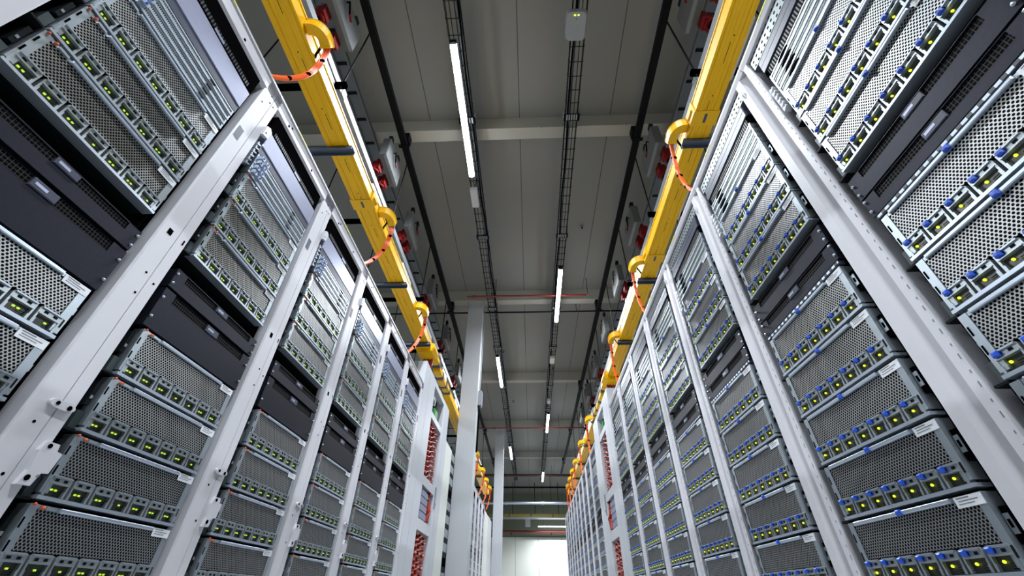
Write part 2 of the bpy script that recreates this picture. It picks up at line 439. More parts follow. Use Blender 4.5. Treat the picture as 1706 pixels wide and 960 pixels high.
def rack_meshes(kind, top):
    D = {}
    T = top+CZ
    if kind == 'L':
        D['post_a'] = simple('post', lambda b: b.prism([(0,.0012),(0,.034),(-.004,.038),(-.045,.038),(-.045,.0012)], 'z', 0, T-.01, 'white'))
        D['post_b'] = simple('post', lambda b: b.prism([(0,.5988),(0,.543),(-.005,.538),(-.045,.538),(-.045,.5988)], 'z', 0, T-.01, 'white'))
    else:
        def pa(b):
            b.prism([(0,.0075),(0,.030),(-.003,.033),(-.045,.033),(-.045,.0012),(-.016,.0012),(-.016,.0075)], 'z', 0, T-.01, 'white')
            for i in range(72):
                z = .03+i*.030; b.box(0, .0005, .0272, .0298, z, z+(.012 if i % 2 else .006), 'ink')
        D['post_a'] = simple('post', pa)
        D['post_b'] = simple('post', lambda b: b.prism([(0,.566),(0,.532),(-.007,.525),(-.045,.525),(-.045,.5988),(-.020,.5988)], 'z', 0, T-.01, 'white'))
    def tr(b):
        if kind == 'R':
            b.prism([(-.045, T-.030), (-.004, T-.030), (0, T-.026), (.006, T-.004), (.006, T+.006), (-.045, T+.006)], 'y', .0012, .5988, 'white')
            b.box(.0062, .0070, .17, .26, T-.003, T+.005, 'yellowtag'); return
        b.prism([(-.045, T-.078), (-.012, T-.078), (0, T-.062), (0, T-.004), (.006, T-.004), (.006, T+.006), (-.045, T+.006)], 'y', .0012, .5988, 'white')
        for y in (.12, .36): b.box(-.0005, .0006, y, y+.010, T-.052, T-.040, 'black')
        b.box(-.0005, .0006, .142, .152, T-.036, T-.024, 'black')
        if kind == 'L': b.box(.0055, .0066, .17, .27, T-.002, T+.005, 'yellowtag')
    D['top_rail'] = simple('top_rail', tr)
    if kind == 'R':
        D['slotted_beam'] = simple('slotted_beam', lambda b: b.box(-.046, -.010, .034, .524, T-.094, T-.0305, 'slotted'))
    D['side_panel'] = simple('side_panel', lambda b: b.box(-1.0, -.0455, .0008, .0028, .02, T-.012, 'dark'))
    D['side_b'] = simple('side_panel', lambda b: b.box(-1.0, -.0455, .5972, .5992, .02, T-.012, 'dark'))
    D['back_panel'] = simple('back_panel', lambda b: b.box(-1.003, -1.0, .0008, .5992, .02, T-.012, 'dark'))
    D['lower_panel'] = simple('lower_panel', lambda b: b.cbox(-.20, -.004, .045, .520, .05, (.50 if kind == 'L' else .52), 'slate', .004))
    D['roof'] = simple('roof', lambda b: b.box(-1.0, -.0455, .001, .599, T-.011, T+.004, 'grey'))
    D['mounting_rail'] = simple('mounting_rail', lambda b: b.box(-.06, -.0465, .0395, .0405, .04, T-.10, 'dark'))
    D['rail_b'] = simple('mounting_rail', lambda b: b.box(-.06, -.0465, .5225, .5235, .04, T-.10, 'dark'))
    def br(b):
        z = .216+CZ
        b.prism([(.012, z-.032), (.040, z-.030), (.046, z-.004), (.060, z-.002), (.064, z+.040), (.050, z+.042), (.047, z+.056), (.018, z+.056), (.012, z+.036), (.018, z-.004)], 'x', .0, .010, 'white')
        b.cyl((.024, z-.017), .006, 'x', .010, .0112, 'black', 10); b.cyl((.028, z+.048), .005, 'x', .010, .0112, 'black', 10)
        b.cyl((.042, z-.010), .003, 'x', .010, .0112, 'grey', 8)
    D['hinge_plate'] = simple('hinge_plate', br)
    def cl(b):
        z = .346+CZ
        n = 14; P = []
        for i in range(n):
            a = 2*PI*i/n; P.append((.002+.030*(1 if math.cos(a) > 0 else -1)*abs(math.cos(a))**.5, z+.009*math.sin(a)))
        b.prism(P, 'x', .0, .007, 'white')
        b.cyl((-.012, z+.001), .0045, 'x', .007, .0082, 'black', 10); b.cyl((.018, z-.001), .0055, 'x', .007, .0082, 'black', 10)
    D['_clip'] = simple('joint_clip', cl)
    def st(b): b.box(0, .0008, .545, .571, 1.352+CZ, 1.412+CZ, 'sticker')
    D['sticker'] = simple('sticker', st)
    D['_hole'] = simple('bolt_hole', lambda b: b.cyl((0, 0), .0035, 'x', 0, .0007, 'black', 8))
    D['_sq'] = simple('square_hole', lambda b: b.box(0, .0007, .562, .578, .862+CZ, .882+CZ, 'black'))
    D['_slot'] = simple('slot_hole', lambda b: b.box(0, .0007, .022, .027, .868+CZ, .886+CZ, 'black'))
    def hk(b):
        b.prism([(.030, 1.49+CZ), (.060, 1.50+CZ), (.064, 1.545+CZ), (.048, 1.556+CZ), (.030, 1.545+CZ)], 'x', -.002, .012, 'white')
        b.cyl((.040, 1.512+CZ), .0035, 'x', .012, .0128, 'black', 8)
    D['hook_plate'] = simple('hook_plate', hk)
    def zz(b):
        for z in (0,):
            b.prism([(.044, z), (.062, z+.010), (.062, z+.016), (.050, z+.012), (.050, z+.020), (.044, z+.020)], 'x', -.02, .002, 'label' if kind == 'R' else 'silverb')
    D['cable_clip'] = simple('cable_clip', zz)
    def lt(b):
        b.prism([(0, 1.625+CZ), (.010, 1.632+CZ), (.010, 1.615+CZ), (0, 1.585+CZ)], 'y', .545, .553, 'white')
    D['handle'] = simple('handle', lt)
    return D
RM = {'L': rack_meshes('L', 1.75), 'R': rack_meshes('R', 1.722)}

def top_panels(kind):
    D = {}
    if kind == 'L':
        a = MB(); a.box(-.4, -.004, -.010, W+.010, 0, .112, 'black')
        v = MB(); v.box(-.004, -.001, .02, W-.02, .012, .032, 'comb')
        l = MB(); l.box(-.001, .0005, W*.48, W*.60, .008, .020, 'lav')
        D['vented_panel'] = (a.mesh('panel'), v.mesh('vent_grille'), l.mesh('label'))
        a = MB(); a.cbox(-.4, .0, -.006, W+.006, .040, .136, 'lav', .002)
        s_ = MB(); s_.cbox(-.4, -.002, -.006, W+.006, 0, .039, 'slate', .002)
        D['blank_panel'] = (a.mesh('upper_panel'), s_.mesh('lower_panel'))
    else:
        a = MB(); a.box(-.4, -.004, -.010, W+.010, 0, .042, 'black')
        v = MB(); v.box(-.004, -.001, .01, W-.01, .006, .034, 'comb')
        D['vented_panel'] = (a.mesh('panel'), v.mesh('vent_grille'))
        a = MB(); a.cbox(-.4, -.001, -.006, W+.006, .034, .066, 'slate', .002)
        s_ = MB(); s_.cbox(-.4, .0, -.006, W+.006, 0, .033, 'slate', .001)
        D['blank_panel'] = (a.mesh('upper_panel'), s_.mesh('lower_panel'))
    return D
TP = {k: top_panels(k) for k in 'LR'}
def dashfn(b):
    b.box(-.02, -.001, -.004, W+.004, 0, .012, 'slate'); b.box(-.001, .0005, -.004, W+.004, .0030, .0095, 'dash')
DASH = simple('dashed_strip', dashfn)

PROUD = simple('door_profile', lambda b: b.box(.0005, .020, .002, .040, .02, 1.70+CZ, 'white'))
Y_IN = .0735
def build_rack(kind, k, detail, yseam, rowname, first_label, fill=True, extra=''):
    """yseam = world y of local y=0"""
    side = 'left' if kind == 'L' else 'right'
    X = XL if kind == 'L' else XR; rz = 0 if kind == 'L' else PI
    base = (X, yseam, 0)
    def at(dx, dy, z):
        s = 1 if kind == 'L' else -1
        return (X+s*dx, yseam+s*dy, z)
    where = first_label
    t = thing('server_rack', 'white steel server rack frame, %s' % where, 'server rack', base, rz, '%s row of racks' % rowname)
    D = RM[kind]
    link('post', D['post_a'], t); link('post', D['post_b'], t); link('top_rail', D['top_rail'], t)
    link('side_panel', D['side_panel'], t); link('side_panel', D['side_b'], t); link('back_panel', D['back_panel'], t); link('lower_panel', D['lower_panel'], t); link('roof', D['roof'], t)
    if detail == 0: link('door_profile', PROUD, t)
    if detail: link('mounting_rail', D['mounting_rail'], t); link('mounting_rail', D['rail_b'], t)
    if detail and kind == 'L':
        for n in ('hinge_plate', 'hook_plate'): link(n, D[n], t)
        tag(link('joint_clip', D['_clip'], None, (X+.0006, yseam, 0)), 'small white clip across the post left of rack %s' % where, 'clip', 'white post clips of the left row')
        tag(link('sticker', D['sticker'], t), 'dark rectangular sticker'); 
        link('square_hole', D['_sq'], t); link('slot_hole', D['_slot'], t)
        for (y, z) in ((.583, .725), (.574, .30), (.585, .197), (.581, 1.69), (.590, 1.655), (.560, 1.61), (.590, .66), (.02, .712), (.012, 1.66)):
            link('bolt_hole', D['_hole'], t, (0, y, z+CZ))
    if detail and kind == 'R':
        link('slotted_beam', D['slotted_beam'], t); link('handle', D['handle'], t)
    if detail:
        for i in range(6): link('cable_clip', D['cable_clip'], t, (0, 0, 1.32+CZ+i*.024))
    if not fill: return t
    if kind == 'L':
        U = [1.299-.1437*(i+1) for i in range(3)]; Lw = [.602-.1455*(i+1) for i in range(4)]; sw = [1.307+HS['L']*i for i in range(4)]
    else:
        U = [1.372-.142*(i+1) for i in range(3)]; Lw = [.765-.1447*(i+1) for i in range(5)]; sw = [1.372+HS['R']*i for i in range(4)]
    for i, z in enumerate(U):
        place_server(kind, at(0, Y_IN, z+CZ), rz, detail, 'grey mesh-front server, %s above the black shelves, rack %s' % (CNT[2-i], where), 'servers in rack %s' % where)
    for i, z in enumerate(Lw):
        place_server(kind, at(0, Y_IN, z+CZ), rz, detail, 'grey mesh-front server, %s below the black shelves, rack %s' % (CNT[i], where), 'servers in rack %s' % where)
    for i, z in enumerate(sw):
        place_thin(kind, at(0, Y_IN, z+CZ), rz, detail, 'slim silver louvred unit, %s from bottom, rack %s' % (CNT[i], where), 'slim units in rack %s' % where)
    # panels
    spec = [(.739, PANL[0], 'upper'), (.6035, PANL[1], 'lower')] if kind == 'L' else [(.842, PANR[0], 'upper'), (.779, PANR[1], 'lower')]
    for z, (pm, vm, dm, sm), w in spec:
        p = thing('power_shelf', '%s black power shelf with vent strip, rack %s' % (w, where), 'power shelf', at(-.002, Y_IN, z+CZ), rz, 'black power shelves in rack %s' % where)
        link('panel', pm, p); link('vent_grille', vm, p)
        if detail:
            link('display', dm, p)
            hh = .066 if pm is PANL[0][0] else .131 if pm is PANL[1][0] else .068
            for q in (.25, .75):
                for y in (-.006, W+.006): link('screw', sm, p, (0, y, hh*q))
    if kind == 'R': tag(link('dashed_strip', DASH, None, at(0, Y_IN, .7655+CZ), rz), 'dark strip with white dashes, under black shelves, rack %s' % where, 'strip')
    zz = 1.562 if kind == 'L' else 1.500
    p = thing('vented_panel', 'black comb-vented panel near the top of rack %s' % where, 'panel', at(-.002, Y_IN, zz+CZ), rz)
    for n, me in zip(('panel', 'vent_grille', 'label'), TP[kind]['vented_panel']): link(n, me, p)
    zz = 1.424 if kind == 'L' else 1.543
    p = thing('blank_panel', 'slate blue two-part blank panel in the top of rack %s' % where, 'panel', at(0, Y_IN, zz+CZ), rz)
    for n, me in zip(('upper_panel', 'lower_panel'), TP[kind]['blank_panel']): link(n, me, p)
    return t

for k in range(-1, 6):
    w = '%s in left row' % (['nearest', 'second', 'third', 'fourth', 'fifth', 'sixth'][k]) if k >= 0 else 'at the photo edge in left row'
    build_rack('L', k, 2 if k < 2 else 1, .259+.6*k, 'left', w, fill=k >= 0)
for k in range(-1, 7):
    w = '%s in right row' % (['nearest', 'second', 'third', 'fourth', 'fifth', 'sixth', 'seventh'][k]) if k >= 0 else 'at the photo edge in right row'
    build_rack('R', k, 2 if k < 3 else 1, .811+.6*k, 'right', w, fill=k >= 0)
for k in range(10):
    build_rack('R', k, 0, 5.68+.6*(k+1)+.03, 'far right', '%s beyond right tall cabinet' % (['first']+ORD[1:])[k])
for k in range(6):
    build_rack('L', k, 0, 6.99+.6*k, 'far left', '%s behind left column' % (['first']+ORD[1:])[k])

# ------------------------------------------------------------------ tall cable cabinets
def cable_cabinet(side, x, y0, y1, p1, p2, top, label):
    s = 1 if side == 'L' else -1        # +1: front faces +x
    t = thing('cable_cabinet', label, 'cable cabinet', (x, y0, 0), 0)
    T = top+CZ; Wd = y1-y0
    def bx(b, dx0, dx1, ya, yb, z0, z1, k): b.box(s*dx0, s*dx1, ya-y0, yb-y0, z0, z1, k)
    for a, c in (p1, p2):
        b = MB(); bx(b, -.09, 0, a, c, 0, T, 'white2'); 
        bx(b, 0, .0006, (a+c)/2-.03, (a+c)/2-.027, 0, T-.05, 'ink')
        link('post', b.mesh('post', bevel=.004), t)
    for z0, z1 in ((.535, .630), (.925, 1.010), (1.600, 1.665), (top-.06, top)):
        b = MB(); bx(b, -.06, -.003, p1[1]+.001, p2[0]-.001, z0+CZ, z1+CZ, 'white2'); link('cross_bar', b.mesh('cross_bar'), t)
    b = MB(); bx(b, -1.0, -.95, y0+.001, y1-.001, .01, T-.001, 'grey'); bx(b, -.95, -.0905, y0+.001, y0+.004, .01, T-.001, 'grey'); bx(b, -.95, -.0905, y1-.004, y1-.001, .01, T-.001, 'grey'); bx(b, -.95, -.0905, y0+.005, y1-.005, T-.02, T-.002, 'grey'); bx(b, -.32, -.31, y0+.005, y1-.005, .01, T-.03, 'dark')
    link('back_panel', b.mesh('back_panel'), t)
    b = MB(); bx(b, .0, .012, p2[0]+.05, p2[0]+.075, .80+CZ, 1.02+CZ, 'grey'); bx(b, .0, .020, p2[0]+.055, p2[0]+.07, .83+CZ, .86+CZ, 'grey')
    link('handle', b.mesh('handle', bevel=.003), t)
    return t
cable_cabinet('L', XL, 3.868, 5.30, (3.868, 4.355), (4.93, 5.30), 2.02, 'tall white open cable cabinet of the left row, before the cream cabinet')
cable_cabinet('R', XR, 4.428, 5.695, (4.428, 4.80), (5.30, 5.695), 1.945, 'tall white open cable cabinet in the right row')
def bundle(side, ya, yb, z0, z1, label, seed, kc='redc'):
    x = XL-.10 if side == 'L' else XR+.10; s = 1 if side == 'L' else -1
    rnd = random.Random(seed)
    t = thing('cable_bundle', label, 'cable bundle', (x, (ya+yb)/2, z0+CZ), 0, 'looped red patch cables in the tall cabinets')
    b = MB(); n = int((z1-z0)/.05)
    for q in range(3):
        c = (q-1)*(yb-ya)*.30
        for i in range(n):
            z = i*(z1-z0)/n+.02
            pts = []
            for j in range(9):
                a = 2*PI*j/8
                pts.append((s*(.05+.035*math.sin(a)), c+(yb-ya)*.13*math.cos(a), z+.02*math.sin(a+q)+.012*rnd.random()))
            b.tube(pts, .0085, kc, 6)
    link('cable', b.mesh('cable', smooth=True), t)
    me = MB().ball((0, 0, 0), .018, 'pink', 6, (.5, 1.2, .5)).mesh('cable_tie', smooth=True)
    for q in range(3):
        c = (q-1)*(yb-ya)*.29
        for i in range(n//2):
            tag(link('cable_tie', me, t, (s*.090, c+rnd.uniform(-.01, .01), i*2*(z1-z0)/n+.045)), 'pale cable tie')
    link('core', MB().box(-.06 if s > 0 else -.0, .0 if s > 0 else .06, -(yb-ya)*.44, (yb-ya)*.44, 0, z1-z0, 'redc').mesh('core'), t)
for side, ya, yb in (('L', 4.38, 4.92), ('R', 4.82, 5.29)):
    nm = 'left' if side == 'L' else 'right'
    bundle(side, ya, yb, 1.02, 1.58, 'red looped cables behind the upper opening of the %s tall cabinet' % nm, 1)
    bundle(side, ya, yb, -.1, .52, 'red looped cables in the low opening of the %s tall cabinet' % nm, 2)
    x = XL-.06 if side == 'L' else XR+.06; s = 1 if side == 'L' else -1
    t = thing('splice_tray', 'grey stacked splice trays in the middle opening of the %s tall cabinet' % nm, 'splice tray', (x, ya+.04, .645+CZ))
    b = MB()
    for i in range(4): b.cbox(-s*.10, s*.05, 0, .30, i*.064, i*.064+.056, 'lav', .004)
    link('tray', b.mesh('tray'), t)
    b = MB(); b.tube([(s*.04, .36, 0), (s*.05, .38, .1), (s*.03, .36, .2), (s*.04, .37, .27)], .03, 'redc', 8); link('cable', b.mesh('cable', smooth=True), t)
    t = thing('plug_coupling', 'green coupling in the top opening of the %s tall cabinet' % nm, 'coupling', (x, ya+.2, 1.667+CZ))
    b = MB(); b.box(-s*.06, s*.04, 0, .16, 0, .12, 'green'); b.cyl((0, .06), .03, 'z', .12, .16, 'dark'); link('body', b.mesh('body', bevel=.01), t)
    b = MB(); b.tube([(0, .06, .15), (s*.02, .02, .20), (0, -.02, .24), (-s*.02, -.06, .27)], .016, 'label', 8); link('cable', b.mesh('cable', smooth=True), t)

# cream cabinet beside the left tall cabinet
t = thing('storage_cabinet', 'cream cabinet with a dark glazed edge between tall cabinet and column', 'cabinet', (XL, 5.32, 0))
b = MB(); b.box(-.8, 0, 0, .46, 0, 1.64+CZ, 'cream'); link('body', b.mesh('body', bevel=.004), t)
b = MB(); b.box(-.8, -.001, .463, .72, 0, 1.70+CZ, 'dark')
for i in range(14): b.box(-.001, .0005, .47, .715, .08+i*.15, .17+i*.15, 'module' if i % 5 else 'black')
link('side_unit', b.mesh('side_unit'), t)
t = thing('end_cabinet', 'pale cabinet closing the far end of the left row', 'cabinet', (XL, 10.72, 0))
b = MB(); b.box(-.8, 0, 0, .9, 0, 1.70+CZ, 'cream'); link('body', b.mesh('body', bevel=.004), t)
b = MB(); b.box(-.8, .001, .93, 1.9, 0, 1.72+CZ, 'white2'); link('side_unit', b.mesh('side_unit', bevel=.004), t)

# ------------------------------------------------------------------ yellow fibre duct
def duct(side):
    s = 1 if side == 'L' else -1
    x0, x1 = (-1.206, -1.067) if side == 'L' else (1.091, .964)   # outer, aisle side
    ye = 11.6
    nm = 'left' if side == 'L' else 'right'
    t = thing('fibre_duct', 'long yellow fibre duct above the front edge of the %s racks' % nm, 'cable duct', (x1, -1.2, 2.2+CZ))
    w = abs(x0-x1)
    # hollow tray with ribbed underside, cover on top; local x runs outward (-s)
    def X(u): return -s*u
    P = [(0, 0), (.012, -.0), (.016, -.006), (.030, -.006), (.034, 0), (.050, 0), (.054, -.003), (w-.054, -.003), (w-.050, 0), (w-.034, 0), (w-.030, -.006), (w-.016, -.006), (w-.012, 0), (w, 0), (w, .085), (w-.004, .085), (w-.004, .004), (.004, .004), (.004, .085), (0, .085)]
    e1, e2 = (4.17, 5.20) if side == 'L' else (4.90, 6.05)
    for a, c in ((0, e1+1.2), (e2+1.2, ye+1.2)):
        b = MB(); b.prism([(X(u), z) for u, z in P], 'y', a, c, 'yellow'); link('channel', b.mesh('channel'), t)
    # drop-out over the tall cabinet and the narrow bridge beyond it
    yq = e1+1.2
    b = MB(); b.prism([(X(-.035), .075), (X(-.040), .02), (X(-.010), -.035), (X(w+.010), -.035), (X(w+.040), .02), (X(w+.035), .075)], 'y', yq-.24, yq-.0, 'yellow')
    link('drop_out', b.mesh('drop_out', bevel=.010), t)
    zc = (2.02 if side == 'L' else 1.945)-2.2
    me = MB().tube([(0, 0, -.036), (.004, .008, (zc-.036)/2), (0, .0, zc+.001)], .012, 'redc', 8).mesh('drop_cable', smooth=True)
    for q in range(6): tag(link('drop_cable', me, t, (X(.02+.02*q), yq-.06+.02*(q % 2), 0)), 'red cable')
    nb = 4; L2 = (e2-e1-.03)/nb
    for q in range(nb):
        ya = yq+.015+q*L2; zz = (.02, -.02, -.03, .0)[q]
        b = MB(); b.prism([(X(-.012), zz), (X(.075), zz), (X(.075), zz+.075), (X(-.012), zz+.075)], 'y', ya, ya+L2-.055, 'yellow'); link('bridge', b.mesh('bridge', bevel=.012), t)
        b = MB(); b.prism([(X(-.018), zz-.006), (X(.081), zz-.006), (X(.081), zz+.081), (X(-.018), zz+.081)], 'y', ya+L2-.054, ya+L2-.004, 'strap'); link('clamp', b.mesh('clamp', bevel=.004), t)
    b = MB(); b.prism([(X(-.003), .078), (X(-.003), .090), (X(w+.003), .090), (X(w+.003), .078), (X(w+.0005), .078), (X(w+.0005), .086), (X(-.0005), .086), (X(-.0005), .078)], 'y', 0, e1+.95, 'yellow'); link('cover', b.mesh('cover'), t)
    # screws / slots under the channel
    me = MB().box(X(w*.46)-.0015, X(w*.46)+.0015, 0, .10, -.0036, -.0031, 'dark').mesh('slot'); me2 = MB().cyl((X(w*.5), -.03), .0035, 'z', -.0045, -.003, 'dark', 8).mesh('screw')
    for i in range(16): link('slot', me, t, (0, .3+i*.30, 0)); link('screw', me2, t, (0, .3+i*.30, 0))
    joints = (1.87, 6.8, 9.2) if side == 'L' else (1.30, 2.50, 7.2, 9.6)
    for y in joints:
        b = MB(); b.prism([(X(-.008), -.008), (X(w+.008), -.008), (X(w+.008), .088), (X(w+.0005), .088), (X(w+.0005), -.0045), (X(-.0005), -.0045), (X(-.0005), .088), (X(-.008), .088)], 'y', y+1.2-.045, y+1.2+.045, 'yellow')
        b.box(X(w*.5)-.008, X(w*.5)+.008, y+1.2-.03, y+1.2+.025, -.009, -.0082, 'sticker'); b.cyl((X(-.008), .03), .010, 'y', y+1.2-.03, y+1.2+.03, 'yellow')
        link('coupling', b.mesh('coupling', bevel=.002), t)
    return t
duct('L'); duct('R')
def elbow(side, y0, cable_end, label, cl):
    """spill-out leaving the aisle side of the duct, turning along +y; its opening sheds an orange cable bundle"""
    s = 1 if side == 'L' else -1
    xs = -1.0655 if side == 'L' else .9625
    t = thing('duct_elbow', label, 'duct outlet', (xs, y0, 2.25+CZ), 0, 'yellow outlets of the %s duct' % ('left' if side == 'L' else 'right'))
    pts = []; ups = []; sides = []
    R = .062
    for i in range(9):
        a = (PI/2)*i/8
        pts.append((s*(.016+R*math.sin(a)), -.05+R*(1-math.cos(a)), -.004*i*i*.12)); ups.append((0, 0, 1)); sides.append((s*math.cos(a+PI/2)*1.0, math.sin(a+PI/2), 0))
    pts.insert(0, (s*.0015, -.05, 0)); ups.insert(0, (0, 0, 1)); sides.insert(0, (0, 1, 0))
    pts.append((s*(.018+R), .030, -.045)); ups.append((0, .3, .95)); sides.append((-s, 0, 0))
    prof = [(-.026, -.024), (.026, -.024), (.026, .030), (.022, .030), (.022, -.020), (-.022, -.020), (-.022, .030), (-.026, .030)]
    b = MB(); b.sweep(prof, pts, ups, sides, 'yellow'); link('trough', b.mesh('trough', smooth=False), t)
    b = MB(); b.sweep([(-.028, .0305), (.028, .0305), (.028, .0345), (-.028, .0345)], pts, ups, sides, 'yellow'); link('lid', b.mesh('lid'), t)
    b = MB(); b.tube([(s*.030, -.004, .02), (s*.048, .01, .03), (s*.044, .025, .012), (s*.028, .045, -.01), (s*.006, .062, -.03), (s*-.01, .085, -.04)], .006, 'black', 6); link('strap', b.mesh('strap', smooth=True), t)
    # cable bundle
    ax, ay, az = xs+s*.08, y0+.035, 2.205+CZ
    ex, ey, ez = cable_end
    c = thing('cable_bundle', cl, 'cable bundle', (ex, ey, ez), 0, 'orange cable bundles dropping from the yellow ducts')
    for q in range(5):
        dx, dz = .008*math.cos(q*2*PI/5), .008*math.sin(q*2*PI/5)
        P = []
        for i in range(13):
            u = i/12
            # hang out first, then fall onto the rack top
            px = ax+(ex-ax)*(u**1.6); py = ay+.05*math.sin(PI*u)*1.0+(ey-ay)*u; pz = az+(ez-az)*(1-(1-u)**1.15)
            P.append((px-ex+dx, py-ey+dx*.5, pz-ez+dz*(1 if u < .9 else .6)))
        b = MB(); b.tube(P, .0068, 'cable', 6); link('cable', b.mesh('cable', smooth=True), c)
    for u in (.2, .5, .78):
        px = ax+(ex-ax)*(u**1.6); py = ay+.05*math.sin(PI*u)+(ey-ay)*u; pz = az+(ez-az)*(1-(1-u)**1.15)
        b = MB(); b.ball((px-ex, py-ey, pz-ez), .019, 'black', 8, (1, .55, .8)); link('cable_tie', b.mesh('cable_tie', smooth=True), c)
for i, y in enumerate((.83, 2.045, 3.246, 8.1, 9.3, 10.2, 11.0)):
    n = ORD[i]
    elbow('L', y, (XL-.008, y-.045 if i < 3 else y+.0, 1.759+CZ), '%s yellow elbow outlet on the aisle side of the left duct' % n, 'orange cables falling from the %s elbow of the left duct' % n)
for i, y in enumerate((1.43, 2.633, 3.818, 6.27, 7.46, 8.66, 9.4, 10.1, 10.8)):
    n = ORD[i]
    elbow('R', y, (XR+.012, y+.01 if i != 1 else y-.04, 1.733+CZ), '%s yellow elbow outlet on the aisle side of the right duct' % n, 'orange cables falling from the %s elbow of the right duct' % n)
# duct brackets standing on the rack roofs
def bracket(side, y, label, top=None):
    s = 1 if side == 'L' else -1
    xa = -1.045 if side == 'L' else .945
    top = top or (1.7545 if side == 'L' else 1.7265)
    t = thing('duct_bracket', label, 'bracket', (xa, y, top+CZ), 0, 'steel brackets under the yellow ducts')
    h = 2.2-top-.0045
    b = MB(); b.prism([(-s*0, h), (-s*.44, h), (-s*.44, h-.006), (-s*0, h-.006)], 'y', -.025, .025, 'strap')
    b.box(0, -s*.44, -.025, -.021, h-.030, h, 'strap'); b.box(0, -s*.44, .021, .025, h-.030, h, 'strap')
    link('arm', b.mesh('arm'), t)
    b = MB(); b.box(-s*.36, -s*.40, -.020, .020, 0.006, h-.007, 'strap'); link('stand', b.mesh('stand'), t)
    b = MB(); b.box(-s*.32, -s*.44, -.05, .05, 0, .006, 'strap'); link('foot', b.mesh('foot'), t)
for i, y in enumerate((.30, 1.43, 2.77, 3.80, 7.2, 8.4, 9.6)): bracket('L', y, '%s slate steel bracket carrying the left yellow duct' % ORD[i])
for i, y in enumerate((.35, 1.45, 2.77, 3.81, 6.2, 7.4, 8.6, 9.8, 10.9)): bracket('R', y, '%s slate steel bracket carrying the right yellow duct' % ORD[i])

# ------------------------------------------------------------------ overhead channels, rods, struts and busbars
for s, xc, nm in ((-1, -1.40, 'left'), (1, 1.285, 'right')):
    t = thing('ceiling_channel', 'black steel channel running under the beams above the %s racks' % nm, 'channel', (xc, -2, 4.2+CZ))
    b = MB(); b.prism([(-.033, 0), (.033, 0), (.033, .06), (.028, .06), (.028, .005), (-.028, .005), (-.028, .06), (-.033, .06)], 'y', 0, 20.2, 'channel'); link('channel', b.mesh('channel'), t)
    for k in range(5):
        y = 2.645+3.42*k+.07+2
        b = MB(); b.box(-.05, .05, y-.05, y+.05, .061, .185, 'channel'); b.box(-.06, .06, y-.02, y+.02, -.012, -.001, 'channel'); link('clamp', b.mesh('clamp'), t)
def rod_frame(s, y, idx):
    nm = 'left' if s < 0 else 'right'
    x = -1.43 if s < 0 else 1.315
    t = thing('strut_frame', '%s black strut and rod frame hanging above the %s racks' % (ORD[idx], nm), 'strut frame', (x, y, 3.2+CZ), 0, 'hanging strut frames above the %s racks' % nm)
    for dx in (0, s*.85):
        b = MB(); b.cyl((dx, 0), .007, 'z', -.03, (.998 if dx == 0 else 1.40), 'channel', 8); link('rod', b.mesh('rod'), t)
    for z in (0, .48):
        b = MB(); b.prism([(-.021, 0), (.021, 0), (.021, .04), (.017, .04), (.017, .004), (-.017, .004), (-.017, .04), (-.021, .04)], 'x', -s*.03, s*.95, 'channel')
        link('strut', b.mesh('strut'), t)
        b = MB(); b.box(-s*.030, -s*.036, -.022, .022, -.001, .041, 'label'); tag(link('end_cap', b.mesh('end_cap'), t), 'white end cap')
for s, ys in ((-1, (1.53, 2.97, 4.40, 5.83, 7.3, 8.7, 10.1, 11.5, 12.9)), (1, (1.53, 2.97, 4.15, 5.4, 6.8, 8.2, 9.6, 11.0, 12.4))):
    for i, y in enumerate(ys): rod_frame(s, y, i)
def tap_box(s, y, idx):
    nm = 'left' if s < 0 else 'right'
    x = -1.455 if s < 0 else 1.335
    t = thing('tap_off_box', '%s grey tap-off box with red sockets above the %s racks' % (ORD[idx], nm), 'tap-off box', (x, y, 3.725+CZ), 0, 'tap-off boxes above the %s racks' % nm)
    b = MB(); b.box(0, s*.085, 0, .43, .0, .30, 'boxd'); link('body', b.mesh('body', bevel=.006), t)
    b = MB(); b.box(-s*.001, s*.03, 0.004, .426, -.004, -.0005, 'galv'); link('edge_strip', b.mesh('edge_strip'), t)
    for q in range(2):
        b = MB(); yy = .10+.20*q
        b.cyl((s*.15, yy+.03), .055, 'z', -.13, .02, 'red', 14, .045); b.box(s*.088, s*.13, yy-.015, yy+.075, -.10, .05, 'red'); b.cyl((s*.15, yy+.03), .03, 'z', -.19, -.131, 'black', 10)
        tag(link('socket', b.mesh('socket', smooth=True), t), 'red industrial socket')
    b = MB(); b.tube([(-s*.006, .13, .20), (-s*.03, .13, .21), (-s*.032, .15, .17), (-s*.028, .19, .12)], .008, 'black', 6); b.tube([(-s*.028, .19, .12), (-s*.028, .24, .09)], .010, 'red', 6)
    tag(link('lever', b.mesh('lever', smooth=True), t), 'black and red lever')
    me = MB().box(s*.02, s*.06, 0, .06, .301, .42, 'dark').mesh('hanger'); link('hanger', me, t, (0, .05, 0)); link('hanger', me, t, (0, .30, 0))
for s, ys in ((-1, (1.06, 2.50, 3.55, 4.95, 6.3, 7.8, 9.2, 10.6)), (1, (1.02, 2.45, 3.55, 4.7, 6.1, 7.5, 8.9, 10.3))):
    for i, y in enumerate(ys): tap_box(s, y, i)
